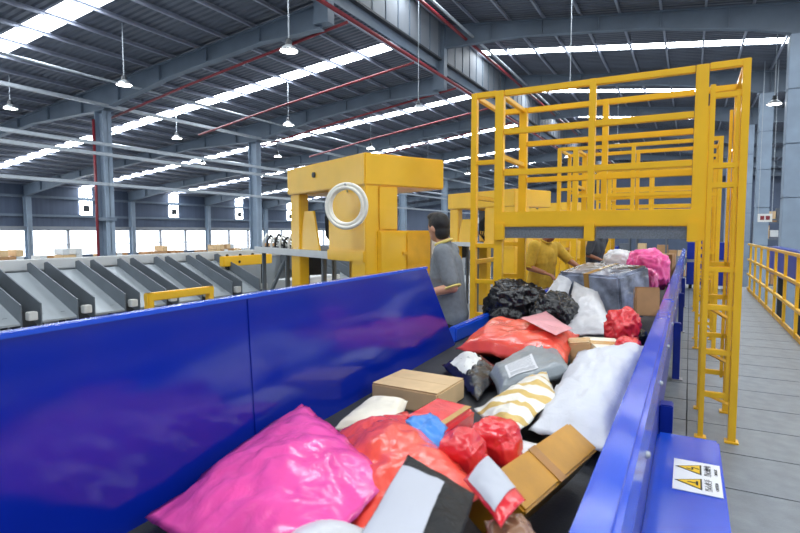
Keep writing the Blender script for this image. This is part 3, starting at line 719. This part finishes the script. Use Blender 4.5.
blob('poly_bag', pz(497, 444, .955), (.06, .066, .062), RED, 'tied red bag right of the crumpled round one', seed=13, amp=.34, freq=1.1, ridge=.35)
bag('poly_mailer', Q((463, 480, 1.03), (486, 452, 1.04), (526, 500, 1.03), (501, 528, 1.02)), .018, RED, 'red mailer with white sticker between the coral mailer and amber box', seed=11, amp=.004, freq=14, labels=((.05, .95, .1, .82, LABEL, 'paper_label'),))
slab('amber_box', Q((495, 473, 1.01), (569, 421, .985), (599, 450, .93), (523, 514, .95)), .13, AMBER, 'long amber tape-wrapped carton beside the blue rail', tapes=((.40, .48, .0, 1.0, mat('brown_tape', (164, 108, 26), .3), 'tape_strip'),))
bag('clear_bag', Q((484, 522, .99), (522, 512, .99), (545, 545, .98), (490, 552, .98)), .02, plastic('clear_brown_film', (150, 110, 84), .2), 'clear film bag with brown contents at the bottom edge', seed=12, amp=.012, freq=16)
bag('paper_mailer', Q((497, 472, .9), (522, 440, .92), (556, 446, .9), (524, 480, .88)), .016, WPOLY, 'thin white mailer tucked under the amber box', seed=13, amp=.004)
bag('printed_bag', Q((474, 410, .86), (546, 370, .90), (560, 398, .92), (503, 446, .88)), .045, GOLDST, 'white bag with gold stripes in the middle of the pile', seed=14, amp=.014, freq=9)
bag('woven_sack', Q((528, 430, .88), (578, 352, .93), (648, 343, .96), (606, 456, .86)), .075, WSACK, 'large white sack leaning along the blue rail', 'sack', seed=15, amp=.026, freq=8, bow=.04, low=.4)
bag('poly_mailer', Q((441, 366, .835), (470, 350, .85), (503, 372, .85), (478, 402, .825)), .05, BPOLY, 'black bag with white label left of the grey parcel', seed=16, amp=.014, freq=14, low=.6, labels=((.12, .72, .16, .62, WHITE, 'paper_label'),))
bag('poly_mailer', Q((488, 374, .87), (551, 337, .94), (575, 374, .89), (498, 398, .83)), .05, GPOLY, 'grey plastic parcel with printed white label in the pile centre', seed=17, amp=.008, freq=9, e=8, a=.45, low=.6, labels=((.16, .55, .44, .86, PRINT, 'shipping_label'),))
bag('poly_mailer', Q((455, 350, .85), (490, 322, .90), (580, 334, .95), (566, 372, .88)), .085, CORAL, 'long red plastic parcel behind the grey one', seed=18, amp=.016, freq=7, low=.7, e=4, a=.5)
bag('poly_mailer', Q((520, 318, 1.035), (546, 311, 1.035), (573, 329, 1.01), (556, 336, 1.01)), .012, plastic('pale_pink_film', (232, 160, 170), .35), 'thin pale pink mailer in front of the black bags', seed=19, amp=.004)
def at(x, y, Y): return hit(x, y, Y=Y)
blob('garbage_bag', at(513, 306, 4.15), (.21, .18, .19), BPOLY, 'shiny black plastic bag, left of the two', seed=20, amp=.34, freq=1.7, flat=.9)
blob('garbage_bag', at(556, 316, 3.95), (.14, .15, .15), BPOLY, 'shiny black plastic bag, right of the two', seed=21, amp=.34, freq=1.8, flat=.9)
bag('woven_sack', [at(560, 338, 3.75), at(574, 282, 4.35), at(598, 292, 4.3), at(620, 338, 3.7)], .07, WPOLY, 'white plastic bag leaning in front of the silver wrapped box', 'sack', seed=22, amp=.02, freq=7)
wb = carton('wrapped_box', Vector((-.60, 4.72, .845)), (.42, .58, .40), R(63), SILV, 'large silver film wrapped carton under the bridge', tapem=TAPE, bev=.02, tilt=(0, R(-10)))
bag('clear_bag', [at(541, 300, 4.45), at(562, 270, 4.7), at(574, 278, 4.6), at(566, 304, 4.35)], .05, WPOLY, 'translucent white bag between black bag and silver carton', seed=23, amp=.012, freq=10)
blob('poly_bag', at(623, 327, 3.45), (.085, .12, .10), RED, 'bright red bag in front of the silver carton by the rail', seed=24, amp=.38, freq=1.4, flat=.95)
blob('poly_bag', at(628, 347, 3.1), (.06, .09, .05), RED, 'small red bag behind the large white sack', seed=25, amp=.16)
carton('small_carton', at(581, 363, 3.0), (.11, .09, .13), R(12), KRAFT, 'narrow kraft carton at the end of the red parcel', tilt=(R(8), R(-6)))
carton('small_carton', at(602, 360, 3.1), (.2, .16, .10), R(38), CREAM, 'cream carton beside the narrow kraft carton', tilt=(R(12), R(5)))
slab('flat_carton', [at(566, 372, 2.75), at(575, 358, 2.95), at(612, 352, 2.9), at(598, 372, 2.7)], .03, KRAFT, 'flat pale kraft carton in front of the cream carton')
carton('small_carton', at(646, 316, 4.15), (.15, .2, .2), R(10), KRAFTD, 'dark brown carton between silver carton and rail', tilt=(R(-8), 0))
blob('poly_bag', at(640, 338, 3.55), (.04, .07, .05), BPOLY, 'small black bag wedged beside the rail', seed=26)
# far part of the belt
blob('poly_bag', at(648, 270, 6.3), (.19, .2, .2), PINK, 'pink bag on the far belt beyond the silver carton', seed=27, amp=.28, freq=1.6)
blob('poly_bag', at(649, 287, 5.6), (.07, .1, .16), PINK, 'small pink bag hanging below the far pink one', seed=28, amp=.2)
blob('poly_bag', at(619, 264, 6.9), (.16, .16, .17), WPOLY, 'white bag on the far belt left of the pink bag', seed=29, amp=.15)
carton('small_carton', Vector((-.75, 7.75, .801)), (.5, .4, .42), R(8), KRAFT, 'kraft carton behind the far white bag')
carton('small_carton', Vector((-.32, 9.0, .801)), (.25, .4, .40), R(-6), KRAFTD, 'brown carton on the far belt near the rail')
blob('poly_bag', Vector((-.98, 6.0, .96)), (.16, .18, .16), BPOLY, 'black bag on the far left of the belt under the bridge', seed=30, amp=.2)
blob('poly_bag', Vector((-1.0, 9.2, .95)), (.25, .3, .16), GPOLY, 'grey bag far along the belt', seed=31, amp=.15)
carton('small_carton', Vector((-.8, 11.0, .801)), (.5, .4, .35), R(20), KRAFT, 'farthest kraft carton on the belt')

# ================================================================== PEOPLE
def caps_mesh(name, caps, m, voxel=.011, smooth=5, ell=()):
    bm = bmesh.new()
    for p, r, q, s in caps:
        p, q = Vector(p), Vector(q); n = 14; L = (q - p).length
        steps = max(2, int(L / (max(r, s) * .35)) + 1) if L > 1e-5 else 1
        mb = MB(); d = (q - p).normalized() if L > 1e-5 else Vector((0, 0, 1)); a = d.orthogonal().normalized(); b = d.cross(a)
        prof = [(-r * math.cos(t), r * math.sin(t)) for t in [PI / 2 * k / 5 for k in range(6)]]
        prof += [(L + s * math.sin(t), s * math.cos(t)) for t in [PI / 2 * k / 5 for k in range(6)]]
        vs = []; fs = []; M_ = len(prof)
        for (h, rr) in prof: vs += [p + d * h + (a * math.cos(2 * PI * k / n) + b * math.sin(2 * PI * k / n)) * max(rr, 1e-4) for k in range(n)]
        for i in range(M_ - 1):
            for k in range(n): fs.append((i * n + k, i * n + (k + 1) % n, (i + 1) * n + (k + 1) % n, (i + 1) * n + k))
        fs += [tuple(range(n))[::-1], tuple((M_ - 1) * n + k for k in range(n))]
        bv = [bm.verts.new(v) for v in vs]
        for f in fs: bm.faces.new([bv[i] for i in f])
    for c, rad, rot in ell:
        M = Matrix.Translation(Vector(c)) @ (rot.to_4x4() if rot else Matrix()) @ Matrix.Diagonal((*rad, 1))
        bmesh.ops.create_icosphere(bm, subdivisions=3, radius=1, matrix=M)
    bmesh.ops.recalc_face_normals(bm, faces=bm.faces)
    me = bpy.data.meshes.new(name); bm.to_mesh(me); bm.free()
    o = bpy.data.objects.new(name, me); COL.objects.link(o)
    rm = o.modifiers.new('r', 'REMESH'); rm.mode = 'VOXEL'; rm.voxel_size = voxel
    sm = o.modifiers.new('s', 'SMOOTH'); sm.factor = .5; sm.iterations = smooth
    dg = bpy.context.evaluated_depsgraph_get(); dg.update()
    me2 = bpy.data.meshes.new_from_object(o.evaluated_get(dg)); bpy.data.objects.remove(o); bpy.data.meshes.remove(me)
    me2.materials.clear(); me2.materials.append(m)
    for p in me2.polygons: p.use_smooth = True
    me2.name = name; return me2
def person(loc, face, label, skin=SKIN, shirt=POLO, trim=POLOY, lean=0., larm=None, rarm=None, turn=0., scale=1.):
    """local x = forward, y = left; lean bends the upper body forward about the hips, turn rotates the head"""
    hip = Vector((0, 0, .92)); RL = Matrix.Rotation(lean, 3, 'Y')
    def U(p): return hip + RL @ (Vector(p) - hip)
    o = tag(empty('person', loc), label, 'person'); o.rotation_euler.z = math.atan2(face[1], face[0]); o.scale = (scale,) * 3
    L = larm or [(0, .20, 1.40), (-.05, .255, 1.12), (.17, .235, 1.05)]
    Rr = rarm or [(0, -.20, 1.40), (.02, -.26, 1.12), (.24, -.2, 1.10)]
    L = [U(p) if lean and not larm else Vector(p) for p in L]; Rr = [U(p) if lean and not rarm else Vector(p) for p in Rr]
    hc = U((.035, 0, 1.585)); RH = RL @ Matrix.Rotation(turn, 3, 'Z')
    def Hd(p): return hc + RH @ Vector(p)
    caps = [(U((0, 0, .95)), .12, U((.0, 0, 1.15)), .115), (U((0, 0, 1.15)), .115, U((.0, 0, 1.3)), .12),
            (U((0, -.12, 1.36)), .075, U((0, .12, 1.36)), .075), (U((-.005, 0, 1.38)), .062, U((.015, 0, 1.52)), .052)]
    for s in (1, -1):
        caps += [((0, s * .08, .94), .1, (.02, s * .1, .5), .062), ((.02, s * .1, .5), .058, (-.01, s * .1, .1), .04), ((-.03, s * .1, .05), .04, (.15, s * .11, .03), .03)]
    ell = [(Hd((0, 0, .01)), (.092, .073, .112), RH), (Hd((.03, 0, -.055)), (.06, .055, .062), RH)]
    ell += [(Hd((-.005, s * .077, -.01)), (.018, .01, .03), RH) for s in (1, -1)]       # ears
    caps += [(Hd((.088, 0, .015)), .009, Hd((.104, 0, -.022)), .015), (Hd((.084, -.018, -.062)), .007, Hd((.084, .018, -.062)), .007)]
    for A in (L, Rr):
        caps += [(A[0], .055, A[1], .043), (A[1], .042, A[2], .029)]
        d = (A[2] - A[1]).normalized(); sd = Vector((0, 0, 1)).cross(d).normalized() * (1 if A is L else -1); up = d.cross(sd).normalized(); up = up if up.z > 0 else -up
        w = A[2]
        for k in range(4):                                                            # palm and four fingers
            b0 = w + d * .02 + sd * (-.027 + .018 * k); b1 = w + d * .095 + sd * (-.029 + .0195 * k)
            caps.append((b0, .014, b1, .0115)); ln = (.062, .075, .07, .055)[k]
            m1 = b1 + d * ln * .5 - up * .012; e1 = m1 + d * ln * .4 - up * .03
            caps += [(b1, .010, m1, .009), (m1, .009, e1, .0075)]
        t0 = w + d * .03 - sd * .03; t1 = t0 + d * .04 - sd * .03 - up * .012; t2 = t1 + d * .03 - up * .012
        caps += [(t0, .014, t1, .0115), (t1, .011, t2, .009)]
    body = link('body', caps_mesh('body', caps, skin, .0085, 3, ell), o)
    # hair
    he = [(Hd((-.012, 0, .032)), (.097, .08, .096), RH), (Hd((-.038, 0, -.035)), (.06, .07, .078), RH), (Hd((.035, 0, .095)), (.06, .062, .035), RH)]
    link('hair', caps_mesh('hair', [], HAIR, .009, 3, he), o)
    for s in (1, -1):
        MB().lathe([(.0, .012), (.008, .009), (.012, 0), (.008, -.009), (0, -.012)], Hd((.08, s * .03, .015)), 8).build('eye', WHITE if False else HAIR, o)
    # shirt
    sc = [(U((0, -.06, .9)), .13, U((0, -.055, 1.2)), .128), (U((0, .06, .9)), .13, U((0, .055, 1.2)), .128), (U((.01, -.07, 1.2)), .125, U((.0, -.1, 1.33)), .095), (U((.01, .07, 1.2)), .125, U((.0, .1, 1.33)), .095),
          (U((0, 0, .9)), .142, U((0, 0, 1.28)), .136), (U((0, -.05, .86)), .142, U((0, .05, .86)), .142), (U((0, -.12, 1.37)), .075, U((0, .12, 1.37)), .075), (U((0, 0, 1.36)), .085, U((.0, 0, 1.43)), .068)]
    for A in (L, Rr):
        mid = A[0] + (A[1] - A[0]) * .82; sc.append((A[0], .075, mid, .066))
    link('shirt', caps_mesh('shirt', sc, shirt, .011, 4), o)
    col = MB().torus(U((.004, 0, 1.462)), .068, .013, RL @ Matrix.Rotation(R(14), 3, 'Y'), 28, 8); col.build('collar_trim', trim, o, smooth=True)
    for A in (L, Rr):
        d = (A[1] - A[0]).normalized(); c_ = A[0] + (A[1] - A[0]) * .98; q = Vector((0, 0, 1)).rotation_difference(d).to_matrix()
        MB().torus(c_, .062, .009, q, 24, 6).build('sleeve_trim', trim, o, smooth=True)
    tr_ = [((0, -.05, .86), .115, (0, .05, .86), .115)]
    for s in (1, -1): tr_ += [((0, s * .08, .84), .108, (.02, s * .1, .5), .08), ((.02, s * .1, .5), .08, (-.01, s * .1, .09), .062)]
    link('trousers', caps_mesh('trousers', tr_, TROU, .013, 3), o)
    for s in (1, -1): link('shoe', caps_mesh('shoe', [((-.05, s * .1, .05), .05, (.16, s * .112, .042), .042), ((-.05, s * .1, .035), .035, (.17, s * .112, .03), .03)], SHOE, .012, 2), o)
    return o
person((-1.71, 4.02, 0), (-.97, -.2), 'man in a grey polo with yellow trim standing behind the blue panel end', lean=R(6), turn=R(-32), larm=[Vector((.035, .165, 1.38)), Vector((-.06, .21, 1.11)), Vector((.175, .23, 1.05))], rarm=[Vector((.035, -.165, 1.38)), Vector((.06, -.24, 1.12)), Vector((.28, -.2, 1.12))], scale=1.0)
p2 = at(541, 231, 6.9); p3 = at(593, 231, 10.5)
person((p2.x, p2.y, 0), (.85, -.5), 'worker in a mustard shirt reaching over the belt beyond the black bags', SKIN2, MUST, MUST, lean=R(10), larm=[Vector((.08, .2, 1.37)), Vector((.22, .3, 1.19)), Vector((.44, .22, 1.13))], scale=.98)
person((p3.x, p3.y, 0), (.9, -.4), 'worker in a dark grey shirt at the far end of the belt', SKIN2, mat('charcoal_shirt', (70, 74, 82), .85), TROU, lean=R(14))

# ================================================================== RIGHT SIDE, LOWER LEVEL AND FAR THINGS
rcx = tag(empty('lower_conveyor', (2.6, 9, ZG)), 'blue conveyor on the lower floor beyond the guard railing', 'conveyor')
box('side_frame', (-.3, 0, 3.2), (.0, 12, 4.05), BLD, rcx, .02); box('belt', (0, 0, 3.9), (.9, 12, 3.95), PANELG, rcx); box('far_frame', (.9, 0, 3.4), (1.0, 12, 4.1), BLD, rcx)
for y in (.5, 4, 8, 11.5): box('leg', (-.1, y - .08, 0), (.06, y + .08, 3.2), DARK, rcx); box('leg', (.9, y - .08, 0), (1.0, y + .08, 3.4), DARK, rcx)
ws = tag(empty('white_table', (2.05, 6.5, ZG)), 'white work surface below the guard railing', 'table')
box('table_top', (-.45, 0, 2.45), (.45, 2.2, 2.5), WHITE, ws); 
for x in (-.4, .4):
    for y in (.1, 2.1): box('leg', (x - .03, y - .03, 0), (x + .03, y + .03, 2.45), DARK, ws)
sb = tag(empty('hanging_sign', (3.25, 32.0, 1.9)), 'white hanging sign with red marks right of the ladder', 'sign')
box('board', (-.3, -.02, .1), (.3, .02, .5), WHITE, sb); box('red_mark', (-.2, -.03, .2), (-.03, -.02, .4), REDP, sb); box('red_mark', (.03, -.03, .2), (.2, -.02, .4), REDP, sb)
for x in (-.28, .28): MB().tube([(x, 0, .5), (x, 0, zr(3.1) - 1.9)], .015, 6).build('hanger', GPIPE, sb)

# storage racks in the far part of the hall
RACK = mat('rack_grey', (92, 98, 108), .5)
rng = random.Random(11)
for i, (X, Y) in enumerate(((5.8, 40), (10.2, 40), (6.5, 52), (-6, 44), (-1.5, 44), (-10.5, 44), (-15, 50), (-19.5, 50))):
    k = tag(empty('storage_rack', (X, Y, ZG)), 'grey storage rack in the far hall, ' + ['right of the right-hand columns, nearer', 'at the right frame edge far away', 'deep behind the right-hand columns', 'behind the middle of the bridge rails', 'behind the right of the bridge rails', 'behind the left bridge ladder', 'above the man in grey', 'left of the man in grey'][i], 'rack', 'far storage racks')
    for x in (-2, 0, 2):
        for y in (-.5, .5): box('upright', (x - .05, y - .05, 0), (x + .05, y + .05, 5.4), RACK, k)
    for z in (1.2, 2.6, 4.0, 5.2):
        box('shelf', (-2, -.55, z), (2, .55, z + .08), RACK, k)
        x = -1.9
        while x < 1.5:
            w = rng.uniform(.4, .8); h = rng.uniform(.4, .95)
            if rng.random() < .75: box('carton', (x, -.45, z + .085), (x + w - .05, .45, z + .085 + h), rng.choice((KRAFT, KRAFTD, PANELG, KRAFTD, BLD, RACK)), k)
            x += w
